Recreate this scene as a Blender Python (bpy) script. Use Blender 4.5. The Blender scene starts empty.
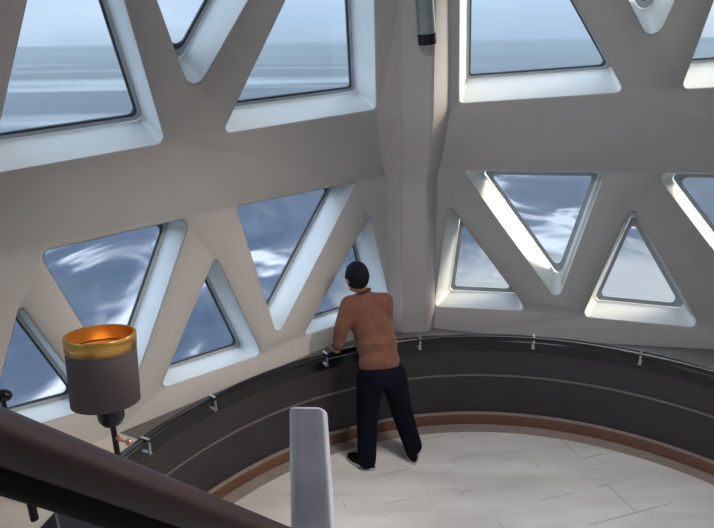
import bpy, bmesh, math, random
from mathutils import Vector as V, Matrix
from mathutils.geometry import tessellate_polygon
random.seed(4)
COL = bpy.context.scene.collection
PI = math.pi
R = math.radians

# ------------------------------------------------------------------ camera
F = 627.0; TH = R(19.6); ROLL = R(0.8); H = 3.1
r0 = V((1, 0, 0)); u0 = V((0, math.sin(TH), math.cos(TH))); fw = V((0, math.cos(TH), -math.sin(TH)))
CR = math.cos(ROLL)*r0 - math.sin(ROLL)*u0
CU = math.sin(ROLL)*r0 + math.cos(ROLL)*u0
EYE = V((0, 0, H))
cd = bpy.data.cameras.new('camera'); cam = bpy.data.objects.new('camera', cd); COL.objects.link(cam)
cd.sensor_fit = 'HORIZONTAL'; cd.sensor_width = 36; cd.lens = F/714*36; cd.clip_end = 60000; cd.clip_start = .02
m = Matrix((CR, CU, -fw)).transposed().to_4x4(); m.translation = EYE
cam.matrix_world = m
bpy.context.scene.camera = cam

def ray(x, y): return fw + CR*((x-357)/F) - CU*((y-264)/F)
def onz(x, y, z):
    d = ray(x, y); return EYE + d*((z-H)/d.z)
def aty(x, y, Y):
    d = ray(x, y); return EYE + d*(Y/d.y)

# ------------------------------------------------------------------ materials
def mat(name, col, rough=.6, metal=0, spec=.5, noise=0, nscale=8, bump=0, bscale=40, emit=None, estr=0, coat=0, sheen=0):
    m = bpy.data.materials.new(name); m.use_nodes = True
    nt = m.node_tree; b = nt.nodes['Principled BSDF']
    b.inputs['Base Color'].default_value = (*col, 1)
    b.inputs['Roughness'].default_value = rough; b.inputs['Metallic'].default_value = metal
    b.inputs['Specular IOR Level'].default_value = spec
    b.inputs['Coat Weight'].default_value = coat
    b.inputs['Sheen Weight'].default_value = sheen
    tc = nt.nodes.new('ShaderNodeTexCoord')
    if noise:
        n = nt.nodes.new('ShaderNodeTexNoise'); n.inputs['Scale'].default_value = nscale; n.inputs['Detail'].default_value = 5
        cr = nt.nodes.new('ShaderNodeValToRGB')
        cr.color_ramp.elements[0].color = (*[c*(1-noise) for c in col], 1); cr.color_ramp.elements[0].position = .35
        cr.color_ramp.elements[1].color = (*[min(1, c*(1+noise)) for c in col], 1); cr.color_ramp.elements[1].position = .65
        nt.links.new(tc.outputs['Object'], n.inputs['Vector']); nt.links.new(n.outputs['Fac'], cr.inputs['Fac'])
        nt.links.new(cr.outputs['Color'], b.inputs['Base Color'])
    if bump:
        n = nt.nodes.new('ShaderNodeTexNoise'); n.inputs['Scale'].default_value = bscale
        bp = nt.nodes.new('ShaderNodeBump'); bp.inputs['Strength'].default_value = bump; bp.inputs['Distance'].default_value = .01
        nt.links.new(tc.outputs['Object'], n.inputs['Vector']); nt.links.new(n.outputs['Fac'], bp.inputs['Height'])
        nt.links.new(bp.outputs['Normal'], b.inputs['Normal'])
    if emit:
        b.inputs['Emission Color'].default_value = (*emit, 1); b.inputs['Emission Strength'].default_value = estr
    return m

M = {}
M['paint'] = mat('painted_shell', (.47, .46, .455), .55, noise=.03, nscale=3)
M['reveal'] = mat('white_enamel', (.72, .76, .76), .35, noise=.02, nscale=5)
M['column'] = mat('painted_column', (.50, .47, .47), .5, noise=.03, nscale=3)
M['gasket'] = mat('rubber_gasket', (.06, .075, .10), .5)
M['alu'] = mat('window_aluminium', (.42, .47, .50), .4, metal=.3)
M['ceiling'] = mat('ceiling_paint', (.40, .37, .35), .8, noise=.03)
M['panel'] = mat('parapet_leather', (.032, .026, .030), .45, noise=.12, nscale=6, bump=.15, bscale=60)
M['black'] = mat('black_lacquer', (.006, .006, .009), .22)
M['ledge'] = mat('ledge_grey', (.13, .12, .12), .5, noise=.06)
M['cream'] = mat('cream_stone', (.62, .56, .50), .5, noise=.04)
M['bead'] = mat('metal_bead', (.20, .18, .18), .4, metal=.4)
M['copper'] = mat('copper_skirting', (.24, .12, .085), .38, metal=.45, noise=.08)
M['border'] = mat('taupe_stone_border', (.30, .255, .23), .4, noise=.06, nscale=10)
M['steel'] = mat('brushed_steel', (.36, .37, .40), .3, metal=.8)
M['walnut'] = mat('dark_mahogany_rail', (.034, .014, .017), .5, noise=.15, nscale=9, coat=0)
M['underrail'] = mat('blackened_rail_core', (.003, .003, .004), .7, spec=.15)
M['slate'] = mat('slate_panel', (.07, .07, .08), .35, noise=.1)
M['post'] = mat('grey_painted_post', (.74, .75, .88), .45, noise=.06, nscale=14)
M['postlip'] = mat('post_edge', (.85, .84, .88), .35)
M['shade'] = mat('brown_fabric_shade', (.085, .068, .072), .8, bump=.3, bscale=200)
M['gold'] = mat('gold_band', (.62, .36, .09), .3, metal=.75)
M['inner'] = mat('amber_lining', (.75, .30, .06), .5)
M['bulb'] = mat('warm_bulb', (1, .6, .3), .5, emit=(1, .42, .12), estr=3)
M['lampmetal'] = mat('dark_lamp_metal', (.012, .011, .013), .3, metal=.5)
M['rose'] = mat('rose_copper', (.55, .30, .22), .3, metal=.8)
M['fixture'] = mat('grey_fixture', (.30, .35, .34), .3, metal=.6, noise=.1, nscale=30)
M['skin'] = mat('skin', (.42, .22, .15), .5)
M['shirt'] = mat('russet_knit', (.145, .058, .036), .9, noise=.18, nscale=14, bump=.6, bscale=28, sheen=.1)
M['rib'] = mat('russet_ribbing', (.060, .024, .018), .9, bump=.3, bscale=150)
M['trouser'] = mat('navy_twill', (.003, .0035, .011), .9, spec=.15, noise=.15, nscale=30)
M['shoe'] = mat('black_shoe', (.003, .003, .004), .7, spec=.2)
M['sole'] = mat('pale_sole', (.50, .50, .52), .6)
M['hair'] = mat('black_hair', (.004, .005, .012), .75, spec=.2, bump=.5, bscale=90)
M['eye'] = mat('eye_white', (.6, .6, .6), .3)

# glass pane: clear, faint blue, with real reflection
g = bpy.data.materials.new('window_glass'); g.use_nodes = True; nt = g.node_tree; nt.nodes.clear()
o = nt.nodes.new('ShaderNodeOutputMaterial'); mx = nt.nodes.new('ShaderNodeMixShader'); tr = nt.nodes.new('ShaderNodeBsdfTransparent')
tr.inputs[0].default_value = (.93, .96, .98, 1)
gl = nt.nodes.new('ShaderNodeBsdfGlossy'); gl.inputs['Roughness'].default_value = .03
lw = nt.nodes.new('ShaderNodeLayerWeight'); lw.inputs[0].default_value = .5
pw = nt.nodes.new('ShaderNodeMath'); pw.operation = 'POWER'; pw.inputs[1].default_value = 5; nt.links.new(lw.outputs['Facing'], pw.inputs[0])
fr = nt.nodes.new('ShaderNodeMath'); fr.operation = 'MULTIPLY_ADD'; fr.inputs[1].default_value = .6; fr.inputs[2].default_value = .03; nt.links.new(pw.outputs[0], fr.inputs[0])
nt.links.new(fr.outputs[0], mx.inputs[0]); nt.links.new(tr.outputs[0], mx.inputs[1]); nt.links.new(gl.outputs[0], mx.inputs[2]); nt.links.new(mx.outputs[0], o.inputs[0])
M['glass'] = g

# pale marble floor in long slabs, fine grey veins
def floor_mat():
    m = bpy.data.materials.new('pale_marble_floor'); m.use_nodes = True; nt = m.node_tree; b = nt.nodes['Principled BSDF']; N = nt.nodes.new; L = nt.links.new
    tc = N('ShaderNodeTexCoord'); mp = N('ShaderNodeMapping'); mp.inputs['Rotation'].default_value = (0, 0, R(-17)); L(tc.outputs['Object'], mp.inputs[0])
    br = N('ShaderNodeTexBrick'); br.inputs['Scale'].default_value = 1; br.inputs['Brick Width'].default_value = .95; br.inputs['Row Height'].default_value = .31
    br.inputs['Mortar Size'].default_value = .006; br.inputs['Mortar Smooth'].default_value = .5; br.offset = .37
    br.inputs['Color1'].default_value = (0, 0, 0, 1); br.inputs['Color2'].default_value = (0, 0, 0, 1); br.inputs['Mortar'].default_value = (1, 1, 1, 1)
    L(mp.outputs[0], br.inputs['Vector'])
    n1 = N('ShaderNodeTexNoise'); n1.inputs['Scale'].default_value = 1.9; n1.inputs['Detail'].default_value = 3; L(mp.outputs[0], n1.inputs['Vector'])
    r1 = N('ShaderNodeValToRGB'); r1.color_ramp.elements[0].position = .49; r1.color_ramp.elements[1].position = .62; L(n1.outputs['Fac'], r1.inputs[0])
    mu = N('ShaderNodeMath'); mu.operation = 'MULTIPLY'; L(br.outputs['Color'], mu.inputs[0]); L(r1.outputs[0], mu.inputs[1])
    mp2 = N('ShaderNodeMapping'); mp2.inputs['Scale'].default_value = (.9, 4.2, 1); mp2.inputs['Rotation'].default_value = (0, 0, R(-24)); L(tc.outputs['Object'], mp2.inputs[0])
    n2 = N('ShaderNodeTexNoise'); n2.inputs['Scale'].default_value = 1.6; n2.inputs['Detail'].default_value = 6; n2.inputs['Distortion'].default_value = .4; L(mp2.outputs[0], n2.inputs['Vector'])
    r2 = N('ShaderNodeValToRGB'); e = r2.color_ramp.elements; e[0].position = .485; e[0].color = (0, 0, 0, 1); e[1].position = .50; e[1].color = (1, 1, 1, 1)
    e3 = e.new(.515); e3.color = (0, 0, 0, 1); L(n2.outputs['Fac'], r2.inputs[0])
    n3 = N('ShaderNodeTexNoise'); n3.inputs['Scale'].default_value = 2.3; L(tc.outputs['Object'], n3.inputs['Vector'])
    r3 = N('ShaderNodeValToRGB'); r3.color_ramp.elements[0].position = .5; r3.color_ramp.elements[1].position = .62; L(n3.outputs['Fac'], r3.inputs[0])
    m2 = N('ShaderNodeMath'); m2.operation = 'MULTIPLY'; L(r2.outputs[0], m2.inputs[0]); L(r3.outputs[0], m2.inputs[1])
    m3 = N('ShaderNodeMath'); m3.operation = 'MULTIPLY'; m3.inputs[1].default_value = .4; L(m2.outputs[0], m3.inputs[0])
    ad = N('ShaderNodeMath'); ad.operation = 'MAXIMUM'; L(mu.outputs[0], ad.inputs[0]); L(m3.outputs[0], ad.inputs[1])
    ad2 = N('ShaderNodeMath'); ad2.operation = 'MULTIPLY'; ad2.inputs[1].default_value = .6; L(ad.outputs[0], ad2.inputs[0])
    n4 = N('ShaderNodeTexNoise'); n4.inputs['Scale'].default_value = 1.3; n4.inputs['Detail'].default_value = 3; L(mp2.outputs[0], n4.inputs['Vector'])
    r4 = N('ShaderNodeValToRGB'); r4.color_ramp.elements[0].color = (.60, .585, .565, 1); r4.color_ramp.elements[1].color = (.74, .73, .72, 1)
    r4.color_ramp.elements[0].position = .35; r4.color_ramp.elements[1].position = .65; L(n4.outputs['Fac'], r4.inputs[0])
    mi = N('ShaderNodeMixRGB'); L(ad2.outputs[0], mi.inputs[0]); L(r4.outputs[0], mi.inputs[1]); mi.inputs[2].default_value = (.22, .21, .21, 1)
    L(mi.outputs[0], b.inputs['Base Color']); b.inputs['Roughness'].default_value = .3; b.inputs['Specular IOR Level'].default_value = .35
    return m
M['floor'] = floor_mat()

def sea_mat():
    m = bpy.data.materials.new('open_sea'); m.use_nodes = True; nt = m.node_tree; b = nt.nodes['Principled BSDF']; N = nt.nodes.new; L = nt.links.new
    tc = N('ShaderNodeTexCoord'); mp = N('ShaderNodeMapping'); mp.inputs['Scale'].default_value = (.0055, .0028, 1); mp.inputs['Rotation'].default_value = (0, 0, R(35)); L(tc.outputs['Object'], mp.inputs[0])
    n = N('ShaderNodeTexNoise'); n.inputs['Scale'].default_value = 1.9; n.inputs['Detail'].default_value = 3.5; n.inputs['Roughness'].default_value = .55; n.inputs['Distortion'].default_value = 1.4; L(mp.outputs[0], n.inputs['Vector'])
    r = N('ShaderNodeValToRGB'); e = r.color_ramp.elements
    e[0].position = .40; e[0].color = (.022, .040, .075, 1); e[1].position = .52; e[1].color = (.036, .056, .098, 1)
    x = e.new(.55); x.color = (.07, .092, .14, 1); x = e.new(.62); x.color = (.40, .43, .48, 1)
    L(n.outputs['Fac'], r.inputs[0])
    mp2 = N('ShaderNodeMapping'); mp2.inputs['Scale'].default_value = (.0003, .0011, 1); L(tc.outputs['Object'], mp2.inputs[0])
    n2 = N('ShaderNodeTexNoise'); n2.inputs['Scale'].default_value = 1.4; n2.inputs['Detail'].default_value = 3; L(mp2.outputs[0], n2.inputs['Vector'])
    r2 = N('ShaderNodeValToRGB'); e = r2.color_ramp.elements; e[0].position = .52; e[0].color = (0, 0, 0, 1); e[1].position = .64; e[1].color = (.7, .7, .7, 1); L(n2.outputs['Fac'], r2.inputs[0])
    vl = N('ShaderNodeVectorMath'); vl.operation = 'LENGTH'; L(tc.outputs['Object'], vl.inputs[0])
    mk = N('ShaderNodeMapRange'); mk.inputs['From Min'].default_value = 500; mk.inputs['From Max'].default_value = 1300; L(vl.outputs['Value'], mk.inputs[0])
    mc = N('ShaderNodeMixRGB'); L(mk.outputs[0], mc.inputs[0]); L(r.outputs[0], mc.inputs[1]); mc.inputs[2].default_value = (.045, .066, .098, 1)   # near swirls fade to an even tone far out
    mi = N('ShaderNodeMixRGB'); L(r2.outputs[0], mi.inputs[0]); L(mc.outputs[0], mi.inputs[1]); mi.inputs[2].default_value = (.34, .40, .44, 1)
    # bright glint painted into the sea colour as a pale patch near the tower
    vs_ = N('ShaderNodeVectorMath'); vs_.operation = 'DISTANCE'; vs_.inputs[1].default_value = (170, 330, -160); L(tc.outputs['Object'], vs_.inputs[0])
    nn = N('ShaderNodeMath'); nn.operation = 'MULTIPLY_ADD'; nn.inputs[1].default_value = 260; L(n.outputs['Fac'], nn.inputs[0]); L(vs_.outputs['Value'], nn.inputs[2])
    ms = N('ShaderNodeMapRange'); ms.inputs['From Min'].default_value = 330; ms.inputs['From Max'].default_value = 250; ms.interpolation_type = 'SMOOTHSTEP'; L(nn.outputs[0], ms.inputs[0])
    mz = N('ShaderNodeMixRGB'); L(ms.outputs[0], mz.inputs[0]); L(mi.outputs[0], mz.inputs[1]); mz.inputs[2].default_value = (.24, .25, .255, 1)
    L(mz.outputs[0], b.inputs['Base Color']); b.inputs['Roughness'].default_value = .6; b.inputs['Specular IOR Level'].default_value = .1
    return m
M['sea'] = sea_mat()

# ------------------------------------------------------------------ mesh helpers
def tag(o, label=None, cat=None, group=None, kind=None):
    if label: o['label'] = label
    if cat: o['category'] = cat
    if group: o['group'] = group
    if kind: o['kind'] = kind
    return o
def empty(name, loc=(0, 0, 0), **k):
    o = bpy.data.objects.new(name, None); COL.objects.link(o); o.location = loc; o.empty_display_size = .1
    return tag(o, **k)
def mesh(name, vs, fs, mt, parent=None, smooth=False, **k):
    me = bpy.data.meshes.new(name); me.from_pydata([tuple(v) for v in vs], [], fs)
    bm = bmesh.new(); bm.from_mesh(me); bmesh.ops.recalc_face_normals(bm, faces=bm.faces); bm.to_mesh(me); bm.free()
    me.materials.append(mt)
    if smooth:
        for p in me.polygons: p.use_smooth = True
        me.set_sharp_from_angle(angle=R(35))
    o = bpy.data.objects.new(name, me); COL.objects.link(o)
    if parent:
        o.parent = parent
        off = parent.matrix_world.translation if False else V(parent.location) + (V(parent.parent.location) if parent.parent else V((0, 0, 0)))
        if off.length > 0:
            for v in me.vertices: v.co = v.co - off
    return tag(o, **k)
class MB:
    def __init__(s): s.v = []; s.f = []
    def add(s, vs, fs):
        n = len(s.v); s.v += [V(v) for v in vs]; s.f += [tuple(i+n for i in f) for f in fs]; return s
    def box(s, c, sz, rot=None, taper=1):
        hx, hy, hz = [a/2 for a in sz]; vs = []
        for z in (-1, 1):
            k = taper if z > 0 else 1
            for x, y in ((-1, -1), (1, -1), (1, 1), (-1, 1)):
                p = V((x*hx*k, y*hy*k, z*hz))
                if rot: p = rot @ p
                vs.append(V(c)+p)
        return s.add(vs, [(0, 3, 2, 1), (4, 5, 6, 7), (0, 1, 5, 4), (1, 2, 6, 5), (2, 3, 7, 6), (3, 0, 4, 7)])
    def tube(s, pts, rad, n=16, sx=1.0, closed=False, cap=True, up=V((0, 0, 1))):
        pts = [V(p) for p in pts]; N = len(pts); rings = []
        for i, p in enumerate(pts):
            a = pts[(i-1) % N] if (closed or i) else p; b = pts[(i+1) % N] if (closed or i < N-1) else p
            t = (b-a).normalized(); U = up if abs(t.dot(up)) < .95 else V((0, 1, 0))
            sd = t.cross(U).normalized(); uu = sd.cross(t).normalized()
            rr = rad[i] if isinstance(rad, (list, tuple)) else rad
            rings.append([p + sd*math.cos(2*PI*j/n)*rr*sx + uu*math.sin(2*PI*j/n)*rr for j in range(n)])
        vs = [q for r_ in rings for q in r_]; fs = []
        for i in range(N if closed else N-1):
            for j in range(n):
                i2 = (i+1) % N; fs.append((i*n+j, i*n+(j+1) % n, i2*n+(j+1) % n, i2*n+j))
        if cap and not closed: fs += [tuple(range(n))[::-1], tuple((N-1)*n+j for j in range(n))]
        return s.add(vs, fs)
    def lathe(s, prof, base=(0, 0, 0), n=40, axis=None):
        base = V(base); q = V((0, 0, 1)).rotation_difference(V(axis)) if axis else None
        vs = []
        for r_, z in prof:
            for j in range(n):
                p = V((r_*math.cos(2*PI*j/n), r_*math.sin(2*PI*j/n), z))
                if q: p = q @ p
                vs.append(base+p)
        fs = [(i*n+j, i*n+(j+1) % n, (i+1)*n+(j+1) % n, (i+1)*n+j) for i in range(len(prof)-1) for j in range(n)]
        return s.add(vs, fs)
    def ball(s, c, r_, sc=(1, 1, 1), n=16, rot=None):
        vs = []; fs = []
        for i in range(n+1):
            a = PI*i/n
            for j in range(2*n):
                b = PI*j/n; p = V((math.sin(a)*math.cos(b)*sc[0], math.sin(a)*math.sin(b)*sc[1], math.cos(a)*sc[2]))*r_
                if rot: p = rot @ p
                vs.append(V(c)+p)
        for i in range(n):
            for j in range(2*n): fs.append((i*2*n+j, i*2*n+(j+1) % (2*n), (i+1)*2*n+(j+1) % (2*n), (i+1)*2*n+j))
        return s.add(vs, fs)
    def build(s, name, mt, parent=None, smooth=False, bevel=0, **k):
        o = mesh(name, s.v, s.f, mt, parent, smooth, **k)
        bm = bmesh.new(); bm.from_mesh(o.data); bmesh.ops.remove_doubles(bm, verts=bm.verts, dist=1e-6)
        if bevel:
            es = [e for e in bm.edges if len(e.link_faces) == 2 and e.calc_face_angle(0) > R(35)]
            bmesh.ops.bevel(bm, geom=es, offset=bevel, segments=3, affect='EDGES', profile=.6)
        bmesh.ops.recalc_face_normals(bm, faces=bm.faces); bm.to_mesh(o.data); bm.free()
        if bevel:
            for p in o.data.polygons: p.use_smooth = True
            o.data.set_sharp_from_angle(angle=R(50))
        return o

# ------------------------------------------------------------------ the faceted shell
ZC = 2.052            # the crease between the lower and the upper ring of facets
ZB, ZT = .42, 5.2
TL, TU = R(6), R(-20)
K = V((.524, 5.41, 0))
dirs = [(-2, None), (48, None)]
def dv(az): return V((math.sin(R(az)), math.cos(R(az)), 0))
verts = {}
V1 = K.copy(); V0 = V1 - dv(48)*3.75; Vm = V0 - dv(-2)*2.95
V2 = V1 + dv(98)*3.7; V3 = V2 + dv(148)*3.0; V4 = V3 + dv(198)*3.0; V5 = V4 + dv(248)*3.1
ring = [Vm, V0, V1, V2, V3, V4, V5]            # clockwise seen from above
names = ['far_left', 'left', 'right', 'far_right', 'back_right', 'back', 'back_left']
def plane(i, tilt):
    a = ring[i]; b = ring[(i+1) % 7]; t = (b-a).normalized(); n0 = V((-t.y, t.x, 0))     # outward
    P = a.copy(); P.z = ZC
    return P, n0*math.cos(tilt) - V((0, 0, 1))*math.sin(tilt), t
def corner(i, z, tilt):        # meeting point at height z of facet i-1 and facet i
    P, n, _ = plane((i-1) % 7, tilt); Q, k, _ = plane(i % 7, tilt)
    # n.x X + n.y Y = n.P - n.z z
    c1 = n.dot(P) - n.z*z; c2 = k.dot(Q) - k.z*z
    D = n.x*k.y - n.y*k.x
    return V(((c1*k.y - c2*n.y)/D, (n.x*c2 - k.x*c1)/D, z))
def roundpoly(P2, rad, seg=6):
    out = []; n = len(P2)
    for i in range(n):
        p = P2[i]; a = P2[i-1]; b = P2[(i+1) % n]
        da = (a-p).normalized(); db = (b-p).normalized(); ang = math.acos(max(-1, min(1, da.dot(db))))
        rr = rad[i] if isinstance(rad, (list, tuple)) else rad
        d = rr/math.tan(ang/2); d = min(d, .45*min((a-p).length, (b-p).length)); rr = d*math.tan(ang/2)
        c = p + (da+db).normalized()*(rr/math.sin(ang/2))
        s = p+da*d-c; e = p+db*d-c
        a0 = math.atan2(s.y, s.x); a1 = math.atan2(e.y, e.x); dd = (a1-a0+PI) % (2*PI)-PI
        for k in range(seg+1): out.append(c + V((math.cos(a0+dd*k/seg), math.sin(a0+dd*k/seg)))*rr)
    return out
def inset(P2, d):
    n = len(P2); area = sum(P2[i-1].x*P2[i].y-P2[i].x*P2[i-1].y for i in range(n)); sg = 1 if area > 0 else -1
    L = []
    for i in range(n):
        a = P2[i]; b = P2[(i+1) % n]; t = (b-a).normalized(); nn = V((-t.y, t.x))*sg
        L.append((a+nn*d, t))
    out = []
    for i in range(n):
        p, t = L[i-1]; q, s = L[i]; D = t.x*s.y-t.y*s.x; w = q-p
        out.append(p + t*((w.x*s.y-w.y*s.x)/D))
    return out
WN = [0]
def facet(idx, upper, wins, depth, ins, name, kcol='paint', px=True, rads=.05):
    tilt = TU if upper else TL
    P, n, t = plane(idx, tilt); v = n.cross(t).normalized()
    if v.z < 0: v = -v
    z0, z1 = (ZC, ZT) if upper else (ZB, ZC)
    xl = {2: .3}.get(idx, 0) if px else 0; xr = {1: .1}.get(idx, 0) if px else 0; shv = {(1, True): .03, (2, False): .03}.get((idx, upper), 0); shu = .08 if (idx == 2 and not upper) else (.03 if idx == 2 else 0)
    cs = [corner(idx, z0, tilt), corner(idx+1, z0, tilt), corner(idx+1, z1, tilt), corner(idx, z1, tilt)]
    if True:
        O = P
        to2 = lambda p: V(((p-O).dot(t), (p-O).dot(v)))
        to3 = lambda q: O + t*q.x + v*q.y
    outer = [to2(c) for c in cs]
    outer[0].x -= xl; outer[3].x -= xl; outer[1].x += xr; outer[2].x += xr
    loops = [outer]; holes = []
    for w in wins:
        if px:
            pts = []
            for (x, y) in w['p']:
                d = ray(x, y); s = (O-EYE).dot(n)/d.dot(n); pts.append(to2(EYE+d*s))
        else: pts = [V(q) for q in w['p']]
        for q in pts:
            f_ = lambda a, b: a.x+(b.x-a.x)*(q.y-a.y)/(b.y-a.y)
            lo, hi = f_(outer[0], outer[3]), f_(outer[1], outer[2])
            if q.x < lo or q.x > hi: q.x = min(max(q.x, lo), hi)
        # keep the opening off the facet's edge
        vmax = max(q.y for q in outer)-.012; vmin = min(q.y for q in outer)+.02
        pts = [V((q.x, min(max(q.y, vmin), vmax))) for q in pts]
        rd = w.get('r', rads)
        R0 = roundpoly(pts, rd); holes.append((pts, rd, w))
        ch = roundpoly(inset(pts, -.006), rd); loops.append(ch)
    tris = tessellate_polygon([[V((q.x, q.y, 0)) for q in lp] for lp in loops])
    flat = [q for lp in loops for q in lp]
    vs = [to3(q) for q in flat]; fs = [tuple(f) for f in tris]
    # chamfered lips run from the face into each opening, shell thickness behind
    th = .16
    base = 4
    for (pts, rd, w), lp in zip(holes, loops[1:]):
        m_ = len(lp); R0 = roundpoly(pts, rd)
        n0 = len(vs); vs += [to3(q)+n*.008 for q in R0]; n1 = len(vs); vs += [to3(q)+n*th for q in R0]
        for j in range(m_):
            k = (j+1) % m_
            fs.append((base+j, base+k, n0+k, n0+j)); fs.append((n0+j, n0+k, n1+k, n1+j))
        base += m_
    wall = mesh(name, vs, fs, M[kcol], kind='structure')
    for p in wall.data.polygons: p.use_smooth = True
    wall.data.set_sharp_from_angle(angle=R(60))
    # windows
    for (pts, rd, w) in holes:
        WN[0] += 1
        dp = w.get('d', depth); iw = w.get('i', ins)
        cen = sum((to3(q) for q in pts), V((0, 0, 0)))/len(pts) + n*dp
        e = empty('window_%d' % WN[0], cen, kind='structure')
        back = [q+V((shu, shv)) for q in inset(pts, iw)]; rin = [max(.02, (x_ if isinstance(rd, (list, tuple)) else rd)-.01) for x_ in (rd if isinstance(rd, (list, tuple)) else [rd]*len(pts))]
        A = roundpoly(inset(pts, .003), rd); B = roundpoly(back, rin); C = roundpoly(inset(back, .022), rin); D = roundpoly(inset(back, .036), rin)
        m_ = len(A)
        def loft(ls):
            vs = [q for l in ls for q in l]; fs = []
            for a in range(len(ls)-1):
                for j in range(m_): fs.append((a*m_+j, a*m_+(j+1) % m_, (a+1)*m_+(j+1) % m_, (a+1)*m_+j))
            return vs, fs
        a3 = [to3(q)+n*.009 for q in A]; b3 = [to3(q)+n*dp for q in B]
        b3o = [to3(q)+n*(dp) for q in roundpoly([q_+V((shu, shv)) for q_ in inset(pts, iw-.03)], rd)]; a3o = [to3(q)+n*.17 for q in roundpoly(inset(pts, -.03), rd)]
        vs, fs = loft([a3, b3, b3o, a3o]); o = mesh('window_reveal', vs, fs, M['reveal'], e, True)
        b4 = [p+n*.001 for p in b3]; c3 = [to3(q)+n*(dp-.012) for q in C]; c4 = [to3(q)+n*(dp+.006) for q in C]
        vs, fs = loft([[to3(q)+n*(dp-.012) for q in B], c3, c4]); mesh('window_frame', vs, fs, M['alu'], e, True)
        vs, fs = loft([c4, [to3(q)+n*(dp-.004) for q in C], [to3(q)+n*(dp-.004) for q in D], [to3(q)+n*(dp+.008) for q in D]]); mesh('gasket', vs, fs, M['gasket' if upper or idx == 1 else 'alu'], e, True)
        G = [to3(q)+n*(dp+.004) for q in D]; G2 = [p+n*.004 for p in G]
        vs = G+G2; fs = [tuple(range(m_)), tuple(range(2*m_-1, m_-1, -1))] + [(j, (j+1) % m_, m_+(j+1) % m_, m_+j) for j in range(m_)]
        mesh('pane', vs, fs, M['glass'], e)
    return wall

UL = [dict(p=[(70, -190), (167, 144), (-12, 176)]),
      dict(p=[(85, -200), (362, -200), (193, 100)], r=[.05, .05, .07]),
      dict(p=[(372, -180), (377, 110), (222, 135)], r=[.05, .03, .04])]
UR = [dict(p=[(460, -210), (626, 93), (459, 104)], r=[.05, .04, .03]),
      dict(p=[(518, -220), (775, -220), (653, 50)], r=[.05, .05, .07]),
      dict(p=[(790, -205), (905, 77), (681, 90)])]
LL = [dict(p=[(38, 252), (192, 217), (129, 402)]),
      dict(p=[(216, 255), (263, 355), (160, 390)], r=[.03, .04, .03]),
      dict(p=[(236, 206), (358, 182), (278, 338)], r=[.02, .02, .04]),
      dict(p=[(20, 303), (98, 408), (-15, 440)], r=[.02, .04, .04]),
      dict(p=[(371, 214), (392, 308), (303, 337)], r=[.03, .02, .02])]
LR = [dict(p=[(448, 203), (529, 312), (434, 307)], r=[.03, .04, .04]),
      dict(p=[(462, 167), (607, 167), (558, 303)], r=[.03, .03, .05]),
      dict(p=[(632, 205), (702, 329), (582, 317)], r=[.04, .05, .05]),
      dict(p=[(655, 167), (815, 167), (775, 330)])]
facet(1, True, UL, .26, .02, 'wall_left')
facet(2, True, UR, .42, .03, 'wall_right')
facet(1, False, LL, .28, .01, 'wall_left_lower')
facet(2, False, LR, .30, .06, 'wall_right_lower')
def truss(w, h, y0):
    a = .16; out = []; k = w/2
    out.append(dict(p=[(a, y0+a), (k-a*.6, y0+a), (k/2-.02, y0+h-a*1.2)]))
    out.append(dict(p=[(k+a*.6, y0+a), (w-a, y0+a), (w-k/2+.02, y0+h-a*1.2)]))
    out.append(dict(p=[(k/2+.22, y0+h-.1), (w-k/2-.22, y0+h-.1), (k, y0+a*2.2)]))
    return out
for i in (0, 3, 4, 5, 6):
    if i == 6:
        P6 = (ring[0]-ring[6]).length
    w_ = (ring[(i+1) % 7]-ring[i]).length
    up = [dict(p=[(x+(.55 if j != 1 else -.1) if False else x, y) for x, y in q['p']]) for j, q in enumerate(truss(w_-1.3, 2.7, 0))]
    for q in up: q['p'] = [(x+.65, y) for x, y in q['p']]
    if i in (5, 6): up = []
    facet(i, True, up, .36, .02, 'wall_'+names[i], px=False)
    low = [] if i in (4, 5, 6) else truss(w_, 1.1, -1.18)
    facet(i, False, low, .28, .01, 'wall_%s_lower' % names[i], px=False)
top = [corner(i, ZT, TU) for i in range(7)]
mesh('ceiling', [p+V((0, 0, -.002)) for p in top]+[p+V((0, 0, .15)) for p in top], [tuple(range(7)), tuple(range(7, 14))]+[(i, (i+1) % 7, 7+(i+1) % 7, 7+i) for i in range(7)], M['ceiling'], kind='structure')

# corner column, leaning with the facets
def at_level(idx, tilt, px, z):      # point of a facet at height z that shows at image column px
    P, n, t = plane(idx, tilt); lo, hi = -900, 1200
    for _ in range(60):
        mid = (lo+hi)/2; d = ray(px, mid); q = EYE + d*((P-EYE).dot(n)/d.dot(n))
        if q.z > z: lo = mid
        else: hi = mid
    return q
def pxof(p): return 357+F*(p-EYE).dot(CR)/(p-EYE).dot(fw)
def col_section(z, tilt, pl, pr, out, hw, pcx=417):
    k = corner(2, z, tilt); d = V((-.10, -1, 0)).normalized(); s = V((1, -.10, 0)).normalized()
    c = k + d*out; c.x += (pcx - pxof(c))*(c-EYE).dot(fw)/F
    L0 = at_level(1, tilt, pl, z); R0_ = at_level(2, tilt, pr, z)
    return [L0, c - s*hw + s*0, c - s*(hw-.02) + d*.014, c + s*(hw-.02) + d*.014, c + s*hw, R0_, R0_ + V((.0, .2, 0)), L0 + V((-.0, .25, 0))]
def col_mesh(name, secs):
    vs = [q for s in secs for q in s]; n = len(secs[0]); fs = []
    for a in range(len(secs)-1):
        for j in range(n-1): fs.append((a*n+j, a*n+(j+1) % n, (a+1)*n+(j+1) % n, (a+1)*n+j))
    fs += [tuple(range(n)), tuple((len(secs)-1)*n+j for j in range(n))]
    return mesh(name, vs, fs, M['column'], kind='structure')
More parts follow.
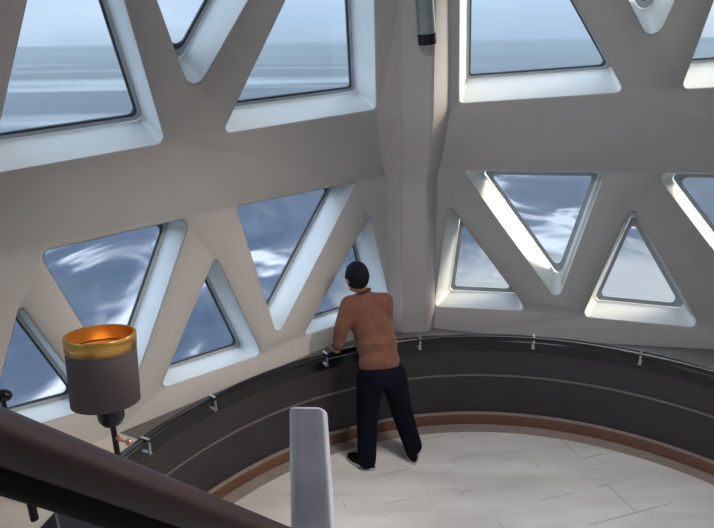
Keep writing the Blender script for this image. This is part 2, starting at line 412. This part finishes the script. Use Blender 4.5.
col_mesh('trim_1', [col_section(.46, TL, 391, 434, .29, .112, 413), col_section(ZC-.06, TL, 386, 437, .31, .112, 413), col_section(ZC+.10, TU, 382, 442, .32, .120, 415), col_section(2.55, TU, 377, 450, .34, .125), col_section(ZT-.01, TU, 376, 452, .34, .128)])

# ------------------------------------------------------------------ floor, ledge, parapet
fl = [V((p.x*1.02, p.y*1.02, 0)) for p in (corner(i, ZB, TL) for i in range(7))]
mesh('floor', fl+[p-V((0, 0, .2)) for p in fl], [tuple(range(7)), tuple(range(7, 14))]+[(i, (i+1) % 7, 7+(i+1) % 7, 7+i) for i in range(7)], M['floor'], kind='structure')
CC = V((.9, 2.1, 0)); RP = 2.50
A0, A1 = R(-28), R(208)       # the curved parapet stands along the windows and is open towards the stair
def cp(r_, a, z): return V((CC.x+r_*math.cos(a), CC.y+r_*math.sin(a), z))
NA = 120
AN = [A0+(A1-A0)*i/NA for i in range(NA+1)]
def sweep(prof, angs=AN, closed=True):
    mb = MB(); n = len(prof); vs = [cp(r_, a, z) for a in angs for r_, z in prof]; fs = []
    for i in range(len(angs)-1):
        for j in range(n if closed else n-1): fs.append((i*n+j, i*n+(j+1) % n, (i+1)*n+(j+1) % n, (i+1)*n+j))
    if closed: fs += [tuple(range(n)), tuple((len(angs)-1)*n+j for j in range(n))]
    return mb.add(vs, fs)
par = empty('wall_parapet', (CC.x, CC.y, 0), kind='structure')
sweep([(RP, .118), (RP, .462), (RP+.05, .462), (RP+.05, .118)]).build('lower_panel', M['panel'], par, True)
sweep([(RP-.006, .482), (RP-.006, .700), (RP+.05, .700), (RP+.05, .482)]).build('upper_panel', M['panel'], par, True)
sweep([(RP-.010, .464), (RP-.010, .480), (RP+.08, .480), (RP+.08, .464)]).build('divider_bead', M['bead'], par, True)
sweep([(RP-.012, .702), (RP-.02, .79), (RP+.06, .80), (RP+.06, .702)]).build('cap', M['black'], par, True)
bb = empty('baseboard_parapet', (CC.x, CC.y, 0), kind='structure')
sweep([(RP-.018, .004), (RP-.018, .103), (RP+.05, .103), (RP+.05, .004)]).build('skirting', M['copper'], bb, True)
sweep([(RP-.026, .104), (RP-.026, .117), (RP+.05, .117), (RP+.05, .104)]).build('top_bead', M['border'], bb, True)
sweep([(RP-.125, .0005), (RP-.125, .004), (RP-.019, .004), (RP-.019, .0005)]).build('trim_2', M['border'], kind='structure')
# ledge between parapet and windows (ruled surface up to the foot of the facets)
def wallhit(a):
    best = None
    for i in range(7):
        A = corner(i, .8, TL); B = corner(i+1, .8, TL)
        d = V((math.cos(a), math.sin(a))); e = V((B.x-A.x, B.y-A.y)); w = V((A.x-CC.x, A.y-CC.y))
        D = d.x*e.y-d.y*e.x
        if abs(D) < 1e-9: continue
        s = (w.x*e.y-w.y*e.x)/D; k = (w.x*d.y-w.y*d.x)/D
        if s > 0 and -.001 <= k <= 1.001 and (best is None or s < best): best = s
    return best
def ledge(name, a0, a1, mt):
    vs = []; fs = []; N_ = 60
    for i in range(N_+1):
        a = a0+(a1-a0)*i/N_; w = wallhit(a); x = CC.x+w*math.cos(a)
        zz = .78 if x < -.25 else (.51 if x > 1.7 else .78-.20*min(1, (x+.25)/.95)-.07*max(0, min(1, (x-.7)/1.0)))
        w += .03
        r1 = RP+.04
        vs += [cp(r1, a, .785), cp(w, a, zz), cp(w, a, zz-.1), cp(r1, a, .68)]
    for i in range(N_):
        for j in range(4): fs.append((i*4+j, i*4+(j+1) % 4, (i+1)*4+(j+1) % 4, (i+1)*4+j))
    fs += [(0, 1, 2, 3), tuple(N_*4+j for j in range(4))]
    return mesh(name, vs, fs, mt, kind='structure')
ASW = R(152)
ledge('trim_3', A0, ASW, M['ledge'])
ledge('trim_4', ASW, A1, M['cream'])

# rail on clips
rail = empty('curved_rail', cp(RP-.05, R(90), .80), label='long black curved handrail with steel clips along the top of the dark parapet', cat='railing')
AR = [A0+(R(163)-A0)*i/110 for i in range(111)]
MB().tube([cp(RP-.055, a, .845) for a in AR], .026, 14).build('rail_tube', M['black'], rail, True)
for (x, y) in ((152, 447), (218, 405), (324, 357), (420, 343), (533, 338), (643, 350)):
    q = onz(x, y, .83); a = math.atan2(q.y-CC.y, q.x-CC.x)
    rr = Matrix.Rotation(a, 3, 'Z')
    c = MB(); c.box(cp(RP-.088, a, .815), (.008, .015, .070), rr); c.box(cp(RP-.060, a, .876), (.060, .015, .007), rr); c.box(cp(RP-.055, a, .7775), (.076, .022, .008), rr)
    c.build('clip', M['steel'], rail, label='small steel clip')
for a in (R(-20), R(0), R(14)):
    rr = Matrix.Rotation(a, 3, 'Z')
    c = MB(); c.box(cp(RP-.088, a, .815), (.008, .015, .070), rr); c.box(cp(RP-.060, a, .876), (.060, .015, .007), rr); c.box(cp(RP-.055, a, .7775), (.076, .022, .008), rr)
    c.build('clip', M['steel'], rail, label='small steel clip')

# ------------------------------------------------------------------ stair railing in the foreground
def atd(x, y, d): return EYE + ray(x, y)*d
st = empty('stair_railing', (-.06, 1.18, 0), label='thick dark mahogany stair handrail ending at a grey post, closest to the camera', cat='railing')
pa = atd(-160, 391, .66); pb = atd(130, 496, .96)
def lerp(k): return pa + (pb-pa)*k
ax = (pb-pa).normalized()
pts = [lerp(k/10) for k in range(-2, 24)]
def hand(pts, w, h, cz):
    mb = MB(); vs = []; n = 28
    sd = ax.cross(V((0, 0, 1))).normalized(); uu = sd.cross(ax).normalized()
    for p in pts:
        for j in range(n):
            a = 2*PI*j/n; cx = math.copysign(abs(math.cos(a))**.8, math.cos(a)); sy = math.copysign(abs(math.sin(a))**.8, math.sin(a))
            vs.append(p + sd*cx*w + uu*(sy*h+cz))
    fs = [(i*n+j, i*n+(j+1) % n, (i+1)*n+(j+1) % n, (i+1)*n+j) for i in range(len(pts)-1) for j in range(n)]
    fs += [tuple(range(n)), tuple((len(pts)-1)*n+j for j in range(n))]
    return mb.add(vs, fs)
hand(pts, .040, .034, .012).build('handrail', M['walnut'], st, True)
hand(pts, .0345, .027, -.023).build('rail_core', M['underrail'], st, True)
# slate infill panel under the rail
sd = ax.cross(V((0, 0, 1))).normalized(); uu = sd.cross(ax).normalized()
def fk(px):
    lo, hi = -1, 4
    for _ in range(50):
        mid = (lo+hi)/2; p = lerp(mid)-uu*.06-EYE; x = 357+F*p.dot(CR)/p.dot(fw)
        if x < px: lo = mid
        else: hi = mid
    return mid
k0 = fk(52); k1 = 1.72
mb = MB(); vs = []
for k in (k0, k1):
    p = lerp(k)-uu*.052
    for q in (p-sd*.006, p+sd*.006, p+sd*.006-V((0, 0, .5)), p-sd*.006-V((0, 0, .5))): vs.append(q)
mb.add(vs, [(0, 1, 2, 3), (4, 5, 6, 7), (0, 1, 5, 4), (1, 2, 6, 5), (2, 3, 7, 6), (3, 0, 4, 7)]); mb.build('infill_panel', M['slate'], st)
# bracket peg
p = lerp(fk(26))-uu*.05
MB().tube([p, p-V((0, 0, .028)), p-V((0, 0, .030))], [.0055, .0055, .003], 12).build('peg', M['lampmetal'], st, True)
# newel post
D0 = 1.30
nt_ = [atd(288.5, 407, D0), atd(322, 407, D0*.985)]
wx = (nt_[1]-nt_[0]); cxp = nt_[0].x; topz = nt_[0].z+.001
fx = V((1, -.05, 0)).normalized(); fy = V((.05, 1, 0)).normalized()
w = .072; dp = .085
mb = MB(); p0 = nt_[0]
def post_ring(z, g0, g1):
    # front-left, front-right, back-right, back-left
    a = V((p0.x, p0.y, z)) - fx*g0; b = a + fx*(w+g0+g1)
    dz = V((0, 0, -.062 if z == topz else 0))
    return [a, b, b+fy*dp+dz, a+fy*dp+dz]
zz = [0, .8, 1.6, topz]
rs = [post_ring(z, .016*(topz-z)/.4 if z > 1.5 else .036, .012*(topz-z)/.4 if z > 1.5 else .027) for z in zz]
vs = [q for r_ in rs for q in r_]; fs = [(0, 1, 2, 3), (12, 13, 14, 15)]
for a in range(3):
    for j in range(4): fs.append((a*4+j, a*4+(j+1) % 4, (a+1)*4+(j+1) % 4, (a+1)*4+j))
mb.add(vs, fs); mb.build('newel_post', M['post'], st, bevel=.012, label='blue-grey rounded post')
# pale edge strips on the post
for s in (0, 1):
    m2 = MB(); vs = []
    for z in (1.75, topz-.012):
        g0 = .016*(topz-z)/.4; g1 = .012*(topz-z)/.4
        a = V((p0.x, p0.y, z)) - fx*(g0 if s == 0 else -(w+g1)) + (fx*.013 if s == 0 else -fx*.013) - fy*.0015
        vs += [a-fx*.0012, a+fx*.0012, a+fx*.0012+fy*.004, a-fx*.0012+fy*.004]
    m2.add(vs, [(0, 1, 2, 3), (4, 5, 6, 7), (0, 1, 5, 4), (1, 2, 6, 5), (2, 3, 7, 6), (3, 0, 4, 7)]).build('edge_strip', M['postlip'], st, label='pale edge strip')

# ------------------------------------------------------------------ floor lamp
YL = 2.45
pt = aty(96, 339, YL); pbm = aty(106, 401, YL); pn = aty(117, 440, YL)
lb = V((pbm.x+.01, YL, 0))
lamp = empty('floor_lamp', lb, label='dark floor lamp with brown drum shade, gold top band and glowing amber inside', cat='lamp')
axs = (V((pt.x, YL+.045, pt.z))-V((pbm.x, YL, pbm.z))); hh = axs.length; axn = axs.normalized()
base = V((pbm.x, YL, pbm.z)); rs_ = .148
MB().lathe([(rs_, 0), (rs_, hh*.80), (rs_-.003, hh*.80), (rs_-.003, 0), (rs_, 0)], base, 56, axn).build('lamp_shade', M['shade'], lamp, True)
MB().lathe([(rs_-.012, hh*.78), (rs_-.012, .02)], base, 56, axn).build('shade_lining', M['inner'], lamp, True, label='amber lining')
MB().lathe([(rs_+.002, hh*.80), (rs_+.004, hh*1.0), (rs_+.002, hh*1.01), (rs_-.008, hh*1.01), (rs_-.010, hh*.80), (rs_+.002, hh*.80)], base, 56, axn).build('gold_band', M['gold'], lamp, True, label='gold band round the top of the shade')
# bottom disc of shade, spider, socket, bulb
MB().lathe([(.001, .012), (rs_-.004, .012), (rs_-.004, .016), (.001, .016), (.001, .012)], base, 56, axn).build('diffuser', M['shade'], lamp)
MB().lathe([(.001, hh*.55), (.02, hh*.57), (.033, hh*.66), (.03, hh*.74), (.012, hh*.79), (.001, hh*.8)], base, 24, axn).build('bulb', M['bulb'], lamp, True, label='glowing warm bulb')
MB().lathe([(.001, .016), (.018, .016), (.018, hh*.56), (.001, hh*.56)], base, 24, axn).build('socket', M['lampmetal'], lamp, True)
nb = base + V((.012, 0, 0))
MB().lathe([(.001, -.125), (.022, -.125), (.044, -.112), (.058, -.085), (.062, -.006), (.05, .011), (.001, .011)], nb, 36).build('collar', M['lampmetal'], lamp, True)
MB().tube([V((nb.x, YL, .03)), V((nb.x, YL, nb.z-.12))], .013, 16).build('pole', M['lampmetal'], lamp, True)
MB().lathe([(.001, 0), (.15, 0), (.155, .008), (.15, .02), (.03, .034), (.001, .034)], V((nb.x, YL, 0)), 48).build('base', M['lampmetal'], lamp, True)
k1_ = aty(119, 438, YL-.02); k2_ = aty(129, 442, YL-.02)
MB().ball(k1_, .014, n=10).ball(k2_, .017, n=10).tube([V((nb.x, YL, k2_.z)), k2_], .005, 8).build('switch_knob', M['rose'], lamp, True, label='rose copper knobs beside the pole')

# dark round object at the left edge: small globe finial on the ledge
fp = onz(3, 452, .99); q = aty(2, 396, fp.y-.15)
fin = empty('finial', (q.x, q.y, 0), label='small dark rounded knob on a slim stand at the left edge above the handrail', cat='knob')
MB().ball((q.x, q.y, q.z), .040, (1.25, 1, .85), 14).build('knob', M['black'], fin, True)
MB().tube([(q.x, q.y, .02), (q.x, q.y, q.z-.02)], .012, 12).build('pole', M['lampmetal'], fin, True)
MB().lathe([(.001, 0), (.09, 0), (.09, .015), (.02, .03), (.001, .03)], (q.x, q.y, 0), 32).build('base', M['lampmetal'], fin, True)

# ------------------------------------------------------------------ cylinder spotlight on the column
pu = [corner(2, z, TU) for z in (3.07, 3.5)]
dcol = V((-.10, -1, 0)).normalized()
sl = aty(427.5, 44, (pu[0]+dcol*.45).y)
slb = V(sl); slt = aty(423, -20, (pu[0]+dcol*.50).y)
an = (slt-slb).normalized(); ln = (slt-slb).length
sp = empty('column_spotlight', slb, label='grey cylinder spotlight with a black rim fixed to the corner column', cat='light')
MB().lathe([(.001, .07), (.060, .07), (.062, .09), (.062, ln), (.05, ln+.01), (.001, ln+.01)], slb, 36, an).build('housing', M['fixture'], sp, True)
MB().lathe([(.05, 0), (.064, 0), (.066, .068), (.055, .069), (.05, 0)], slb, 36, an).build('rim', M['black'], sp, True, label='black rim')
MB().lathe([(.001, .03), (.052, .03), (.052, .034), (.001, .034)], slb, 36, an).build('lens', M['steel'], sp, True)
br = slb + an*(ln*.6)
MB().tube([br, br - dcol*.35], .018, 12).build('bracket', M['fixture'], sp, True)

# ------------------------------------------------------------------ the visitor
def skin(name, nodes, edges, mt, parent, sub=2, root=0, extra=None, voxel=None, smooth=True, label=None, soft=2):
    # tapered limbs and joints, grown together into one surface below
    mb = MB(); rr = [sum(q[1])/2 if isinstance(q[1], tuple) else q[1] for q in nodes]
    for (p, _), r_ in zip(nodes, rr): mb.ball(p, r_, n=10 if r_ > .03 else 6)
    for a, b in edges:
        A, B = V(nodes[a][0]), V(nodes[b][0]); st_ = 6
        mb.tube([A.lerp(B, k/st_) for k in range(st_+1)], [rr[a]+(rr[b]-rr[a])*k/st_ for k in range(st_+1)], 20 if rr[a] > .03 else 12)
    if extra: mb.add(extra.v, extra.f)
    if voxel:
        t = bpy.data.meshes.new('t'); t.from_pydata([tuple(v) for v in mb.v], [], mb.f)
        bm = bmesh.new(); bm.from_mesh(t); bmesh.ops.recalc_face_normals(bm, faces=bm.faces); bm.to_mesh(t); bm.free()
        o = bpy.data.objects.new('t', t); COL.objects.link(o)
        rm = o.modifiers.new('r', 'REMESH'); rm.mode = 'VOXEL'; rm.voxel_size = voxel; rm.use_smooth_shade = True
        sm = o.modifiers.new('m', 'SMOOTH'); sm.factor = .5; sm.iterations = soft
        bpy.context.view_layer.update(); dg = bpy.context.evaluated_depsgraph_get()
        res = bpy.data.meshes.new_from_object(o.evaluated_get(dg)); bpy.data.objects.remove(o)
        mb = MB().add([v.co.copy() for v in res.vertices], [tuple(p.vertices) for p in res.polygons])
    par_ = list(range(len(mb.v)))
    def fd_(a):
        while par_[a] != a: par_[a] = par_[par_[a]]; a = par_[a]
        return a
    for f_ in mb.f:
        for k_ in f_[1:]: par_[fd_(k_)] = fd_(f_[0])
    cnt = {}
    for i_ in range(len(mb.v)): cnt[fd_(i_)] = cnt.get(fd_(i_), 0)+1
    big = max(cnt, key=cnt.get); idx = {}; nv = []
    for i_ in range(len(mb.v)):
        if fd_(i_) == big: idx[i_] = len(nv); nv.append(mb.v[i_])
    mb.f = [tuple(idx[k] for k in f_) for f_ in mb.f if f_[0] in idx]; mb.v = nv
    o = mesh(name, mb.v, mb.f, mt, parent, label=label)
    for p in o.data.polygons: p.use_smooth = True
    return o
fL = onz(365, 467, 0); fR = onz(413, 454, 0)
fL.z = fR.z = 0
person = empty('person', ((fL.x+fR.x)/2, (fL.y+fR.y)/2, 0), label='person in russet long-sleeved top and dark trousers leaning on the rail, back to camera', cat='person')
head = aty(356.5, 278, 4.40); neck = aty(364, 295, 4.36)
shL = aty(350, 305, 4.30); shR = aty(384, 302, 4.33); chest = aty(368, 318, 4.30); belly = aty(377, 345, 4.18); pel = aty(380, 368, 4.10)
hipL = aty(370, 378, 4.08); hipR = aty(393, 375, 4.12)
knL = aty(367, 424, 4.10); knR = aty(402, 412, 4.17)
anL = aty(367, 461, 4.035); anR = aty(413, 447, 4.12)
elL = aty(341, 330, 4.20); wrL = aty(337, 350, 4.17)
elR = aty(387, 334, 4.27); wrR = V((.14, 4.31, .935))
face = V((-.50, .80, -.42)).normalized()      # looks down and out to the left
fdir = V((-.35, .94, 0)).normalized()
def hand_nodes(wr, d, side, base):
    nodes = []; edges = []
    palm = wr + d*.05; nodes.append((palm, (.020, .026))); edges.append((base, len(nodes)-1+1000)); return nodes, edges
# body
nodes = [(pel, .100), (belly, .095), (chest, .100), (chest.lerp(neck, .62), .075), (neck, .046), (neck.lerp(head, .6), .045),
         (shL, .050), (elL, .037), (wrL, .024), (shR, .050), (elR, .037), (wrR, .024),
         (hipL, .072), (knL, .048), (anL, .036), (hipR, .072), (knR, .048), (anR, .036)]
edges = [(0, 1), (1, 2), (2, 3), (3, 4), (4, 5), (3, 6), (6, 7), (7, 8), (3, 9), (9, 10), (10, 11), (0, 12), (12, 13), (13, 14), (0, 15), (15, 16), (16, 17)]
railz = .875
def add_hand(wi, wr, fd, sgn):
    sdv = fd.cross(V((0, 0, 1))).normalized()*sgn       # thumb side
    pc = wr + fd*.045 + V((0, 0, -.004)); nodes.append((pc, (.030, .018))); ip = len(nodes)-1; edges.append((wi, ip))
    for k, ln_ in enumerate((.062, .070, .066, .052)):
        off = sdv*(.027-.018*k)
        a = pc + fd*.028 + off; b = a + fd*ln_*.55 + V((0, 0, -.006)); c = b + fd*ln_*.30 + V((0, 0, -.024)); 
        i0 = len(nodes); nodes.extend([(a, .0095), (b, .0085), (c, .0075)]); edges.extend([(ip, i0), (i0, i0+1), (i0+1, i0+2)])
    a = pc + sdv*.034 - fd*.006; b = a + sdv*.018 + fd*.026 - V((0, 0, .010)); c = b + fd*.020 - V((0, 0, .012))
    i0 = len(nodes); nodes.extend([(a, .0115), (b, .0100), (c, .0085)]); edges.extend([(ip, i0), (i0, i0+1), (i0+1, i0+2)])
add_hand(8, wrL, V((-.30, .93, -.15)).normalized(), 1)
add_hand(11, wrR, V((-.15, .97, -.12)).normalized(), -1)
ex = MB()
fq = V((0, 1, 0)).rotation_difference(face).to_matrix()
ex.ball(head, .088, (.86, 1.0, 1.18), 18, fq)
ex.ball(head + fq @ V((0, .045, -.055)), .052, (.9, .9, .9), 12, fq)
ex.ball(head + fq @ V((0, .094, -.018)), .016, (.8, 1.2, 1.4), 8, fq)
ex.ball(head + fq @ V((0, .085, -.058)), .018, (1.5, .6, .5), 8, fq)
for s in (-1, 1):
    ex.ball(head + fq @ V((s*.078, -.004, -.012)), .026, (.35, .7, 1.15), 8, fq)
for (an_, ft) in ((anL, fL), (anR, fR)):
    pass
FD = {0: V((-.80, .60, 0)).normalized(), 1: V((-.10, .99, 0)).normalized()}
for i_, an_ in enumerate((anL, anR)):
    ex.ball(V((an_.x, an_.y, .05)) + FD[i_]*.05, .04, (.8, 2.2, .8), 10, V((0, 1, 0)).rotation_difference(FD[i_]).to_matrix())
body = skin('body', nodes, edges, M['skin'], person, 2, 0, ex, .0065)
for s in (-1, 1):
    MB().ball(head + fq @ V((s*.030, .083, .006)), .011, n=8).build('eye', M['eye'], person, True)
# hair: cap of short dark hair over crown, sides and nape
hb = MB(); hb.ball(head + fq @ V((0, -.014, .016)), .098, (.90, 1.0, 1.12), 22, fq)
keep = []
for f_ in hb.f:
    c = sum((hb.v[i] for i in f_), V((0, 0, 0)))/len(f_); l = fq.transposed() @ (c-head)
    if l.y < .030 + .5*max(0, l.z) + .5*min(0, l.z+.03) and l.z > -.088: keep.append(f_)
rn = random.Random(5)
for i, v_ in enumerate(hb.v):
    l = (v_-head).normalized(); hb.v[i] = v_ + l*(.004*math.sin(l.x*31+l.z*17)*math.cos(l.y*23))
hb.f = keep
hair = hb.build('hair', M['hair'], person, True)
sol = hair.modifiers.new('s', 'SOLIDIFY'); sol.thickness = .014; sol.offset = -1
# top: torso and sleeves
hemL = pel + V((0, -.0, .005))
N_ = [(pel+V((0, 0, -.01)), (.13, .10)), (belly, (.126, .112)), (chest, (.138, .120)), (chest.lerp(neck, .55), (.115, .092)), (neck.lerp(head, .12), .056),
      (shL, .075), (shL.lerp(elL, .5), .066), (elL, .058), (elL.lerp(wrL, .80), .044), (shR, .075), (shR.lerp(elR, .5), .058), (elR, .050), (elR.lerp(wrR, .85), .038)]
E_ = [(0, 1), (1, 2), (2, 3), (3, 4), (3, 5), (5, 6), (6, 7), (7, 8), (3, 9), (9, 10), (10, 11), (11, 12)]
ex2 = MB()
rt = Matrix.Rotation(math.atan2(fdir.y, fdir.x)-PI/2, 3, 'Z')
ex2.ball(chest + V((.004, 0, .01)), .160, (1.05, .82, 1.05), 16, rt)
ex2.ball(pel.lerp(belly, .30), .156, (1.0, .88, .86), 18, rt)
ex2.ball(belly, .158, (1.0, .84, .9), 18, rt)
ex2.ball(chest.lerp(belly, .55) + V((.006, 0, 0)), .158, (1.0, .84, 1.0), 18, rt)
shirt = skin('shirt', N_, E_, M['shirt'], person, 2, 0, ex2, .011, soft=14, label='russet brown long-sleeved top')
def band(c, axis, rx, ry, th, nm):
    q = V((0, 0, 1)).rotation_difference(axis.normalized()).to_matrix() @ rt
    MB().tube([c + q @ V((rx*math.cos(2*PI*k/36), ry*math.sin(2*PI*k/36), 0)) for k in range(36)], th, 8, closed=True, up=axis.normalized()).build(nm, M['rib'], shirt, True, label='darker ribbed edge')
band(neck.lerp(head, .16), head-neck, .055, .052, .013, 'collar')
band(elL.lerp(wrL, .84), wrL-elL, .040, .040, .011, 'cuff')
band(elR.lerp(wrR, .84), wrR-elR, .040, .040, .011, 'cuff')
N_ = [(pel+V((0, 0, -.02)), (.118, .100)), (hipL, .104), (hipL.lerp(knL, .5), .092), (knL, .080), (knL.lerp(anL, .6), .076), (anL+V((0, 0, .01)), .072),
      (hipR, .104), (hipR.lerp(knR, .5), .092), (knR, .082), (knR.lerp(anR, .6), .076), (anR+V((0, 0, .01)), .072)]
E_ = [(0, 1), (1, 2), (2, 3), (3, 4), (4, 5), (0, 6), (6, 7), (7, 8), (8, 9), (9, 10)]
ex3 = MB(); ex3.ball(pel+V((0, -.01, -.03)), .156, (1.0, .86, .80), 16, rt)
skin('trousers', N_, E_, M['trouser'], person, 2, 0, ex3, .011, soft=8, label='dark navy trousers')
def shoe(an_, fd, nm):
    sdv = V((-fd.y, fd.x, 0)); L_ = .265; prof = []
    c0 = V((an_.x, an_.y, 0)) - fd*.075
    for lvl, (h0, sc) in enumerate(((.0, 1.0), (.022, 1.02))):
        pass
    def outline(sc, z, n=28):
        out = []
        for j in range(n):
            a = 2*PI*j/n; u = math.cos(a); v_ = math.sin(a)
            wd = .046*(1+.10*u)*sc; out.append(c0 + fd*(L_/2 + u*L_/2*sc) + sdv*v_*wd + V((0, 0, z)))
        return out
    rings = [outline(1.0, .002), outline(1.03, .012), outline(1.02, .026)]
    s_ = MB(); n = 28; vs = [q for r_ in rings for q in r_]
    fs = [(a*n+j, a*n+(j+1) % n, (a+1)*n+(j+1) % n, (a+1)*n+j) for a in range(2) for j in range(n)] + [tuple(range(n)), tuple(2*n+j for j in range(n))]
    s_.add(vs, fs)
    up = []
    for z, sc in ((.026, 1.0), (.045, .97), (.062, .86), (.085, .62), (.10, .45)):
        r_ = outline(sc, z); 
        if z > .05: r_ = [p - fd*(z-.05)*1.3 for p in r_]
        up.append(r_)
    vs = [q for r_ in up for q in r_]; fs = [(a*n+j, a*n+(j+1) % n, (a+1)*n+(j+1) % n, (a+1)*n+j) for a in range(4) for j in range(n)] + [tuple(range(n)), tuple(4*n+j for j in range(n))]
    sh = MB().add(vs, fs).build('shoe', M['shoe'], person, True)
    s_.build('sole', M['sole'], sh, True, label='pale sole')
shoe(anL, FD[0], 'l'); shoe(anR, FD[1], 'r')

# ------------------------------------------------------------------ outside
S = 30000
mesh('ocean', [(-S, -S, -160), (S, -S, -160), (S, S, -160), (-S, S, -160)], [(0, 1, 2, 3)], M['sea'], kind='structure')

fog = bpy.data.materials.new('sea_haze'); fog.use_nodes = True; fn = fog.node_tree; fn.nodes.clear()
fo = fn.nodes.new('ShaderNodeOutputMaterial'); fv = fn.nodes.new('ShaderNodeVolumeScatter'); fv.inputs['Color'].default_value = (.70, .88, 1, 1); fv.inputs['Density'].default_value = .00009; fa = fn.nodes.new('ShaderNodeVolumeAbsorption'); fa.inputs['Color'].default_value = (.05, .25, .40, 1); fa.inputs['Density'].default_value = .00020; fs_ = fn.nodes.new('ShaderNodeAddShader'); fn.links.new(fv.outputs[0], fs_.inputs[0]); fn.links.new(fa.outputs[0], fs_.inputs[1]); fn.links.new(fs_.outputs[0], fo.inputs['Volume'])
b_ = MB().box((0, 0, -85), (24000, 24000, 146)); o_ = b_.build('haze', fog, kind='stuff', label='thin bluish haze lying over the sea outside the windows', cat='haze')
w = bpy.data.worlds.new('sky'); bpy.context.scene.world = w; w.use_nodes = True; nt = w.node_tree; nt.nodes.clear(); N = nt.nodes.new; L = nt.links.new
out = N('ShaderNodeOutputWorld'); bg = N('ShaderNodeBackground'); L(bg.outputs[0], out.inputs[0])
tc = N('ShaderNodeTexCoord'); sx = N('ShaderNodeSeparateXYZ'); L(tc.outputs['Generated'], sx.inputs[0])
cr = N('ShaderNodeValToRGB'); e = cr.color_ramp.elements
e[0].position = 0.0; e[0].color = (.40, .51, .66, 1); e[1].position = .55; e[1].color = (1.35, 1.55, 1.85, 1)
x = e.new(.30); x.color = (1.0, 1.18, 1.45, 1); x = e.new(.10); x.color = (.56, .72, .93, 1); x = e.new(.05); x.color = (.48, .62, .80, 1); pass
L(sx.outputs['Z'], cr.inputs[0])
# soft clouds
nz = N('ShaderNodeTexNoise'); nz.inputs['Scale'].default_value = 3; nz.inputs['Detail'].default_value = 6
mpv = N('ShaderNodeMapping'); mpv.inputs['Scale'].default_value = (1, 1, 4); L(tc.outputs['Generated'], mpv.inputs[0]); L(mpv.outputs[0], nz.inputs['Vector'])
rc = N('ShaderNodeValToRGB'); rc.color_ramp.elements[0].position = .5; rc.color_ramp.elements[1].position = .8; L(nz.outputs['Fac'], rc.inputs[0])
mi = N('ShaderNodeMixRGB'); mi.inputs[2].default_value = (.66, .77, .92, 1); L(rc.outputs[0], mi.inputs[0]); L(cr.outputs[0], mi.inputs[1])
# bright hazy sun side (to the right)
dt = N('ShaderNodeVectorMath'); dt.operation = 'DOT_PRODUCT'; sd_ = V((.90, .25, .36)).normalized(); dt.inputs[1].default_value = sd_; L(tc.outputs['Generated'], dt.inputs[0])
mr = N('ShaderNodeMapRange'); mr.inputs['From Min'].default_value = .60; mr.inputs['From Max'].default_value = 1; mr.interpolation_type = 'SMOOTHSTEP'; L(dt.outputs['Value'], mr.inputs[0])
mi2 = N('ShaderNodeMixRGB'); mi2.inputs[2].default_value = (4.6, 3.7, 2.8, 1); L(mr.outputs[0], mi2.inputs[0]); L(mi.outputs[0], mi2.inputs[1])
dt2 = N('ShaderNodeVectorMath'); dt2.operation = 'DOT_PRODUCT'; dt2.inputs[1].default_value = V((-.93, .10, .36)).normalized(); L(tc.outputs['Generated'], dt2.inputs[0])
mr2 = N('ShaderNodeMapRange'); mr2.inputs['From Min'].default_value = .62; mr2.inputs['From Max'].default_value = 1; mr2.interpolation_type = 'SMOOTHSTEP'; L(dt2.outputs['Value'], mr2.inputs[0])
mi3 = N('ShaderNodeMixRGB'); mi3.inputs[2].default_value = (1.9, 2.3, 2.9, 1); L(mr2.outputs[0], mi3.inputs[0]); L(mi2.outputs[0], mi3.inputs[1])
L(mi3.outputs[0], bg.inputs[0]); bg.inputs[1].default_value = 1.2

def light(kind, name, loc, energy, col, size=1, aim=None, angle=None):
    l = bpy.data.lights.new(name, kind); l.energy = energy; l.color = col
    if kind == 'AREA': l.size = size; l.shape = 'DISK'; l.spread = R(100)
    if kind == 'SUN': l.angle = angle
    if kind == 'POINT': l.shadow_soft_size = size
    o = bpy.data.objects.new(name, l); COL.objects.link(o); o.location = loc
    if aim is not None: o.rotation_euler = (V(aim)-V(loc)).to_track_quat('-Z', 'Y').to_euler()
    return o
s = V((.80, .34, .30)).normalized()
light('SUN', 'low_sun', s*20, 6.0, (1, .86, .70), aim=(0, 0, 0), angle=R(22))
light('AREA', 'overhead_fill', (1.1, 2.6, 4.9), 40, (1, .96, .94), 1.2, aim=(.9, 1.7, 0))  # unseen fill lamp, added to brighten the floor and lower walls
sp_ = light('SPOT', 'wall_fill_spot', (2.9, .6, 4.7), 480, (1, .86, .72), aim=(-1.35, 4.0, .40))  # added spot out of view, lifts the lower left wall
sp_.data.spot_size = R(37); sp_.data.spot_blend = .9; sp_.data.shadow_soft_size = .25
sr_ = light('SPOT', 'wall_fill_spot', (-.4, .6, 4.6), 190, (.97, .97, 1), aim=(2.0, 5.0, 1.9))  # another unseen spot, added to brighten the right wall
sr_.data.spot_size = R(62); sr_.data.spot_blend = 1; sr_.data.shadow_soft_size = .3
light('AREA', 'rear_fill', (.2, -.7, 4.8), 150, (1, .96, .95), .5, aim=(1.2, 3.2, 1.7))  # fill added behind the camera for the post and right beam
light('POINT', 'lamp_glow', base + axn*hh*.66, 3, (1, .5, .2), .03)

vs_ = bpy.context.scene.view_settings
vs_.view_transform = 'Standard'; vs_.look = 'None'; vs_.gamma = 1; vs_.use_curve_mapping = False; vs_.exposure = 0
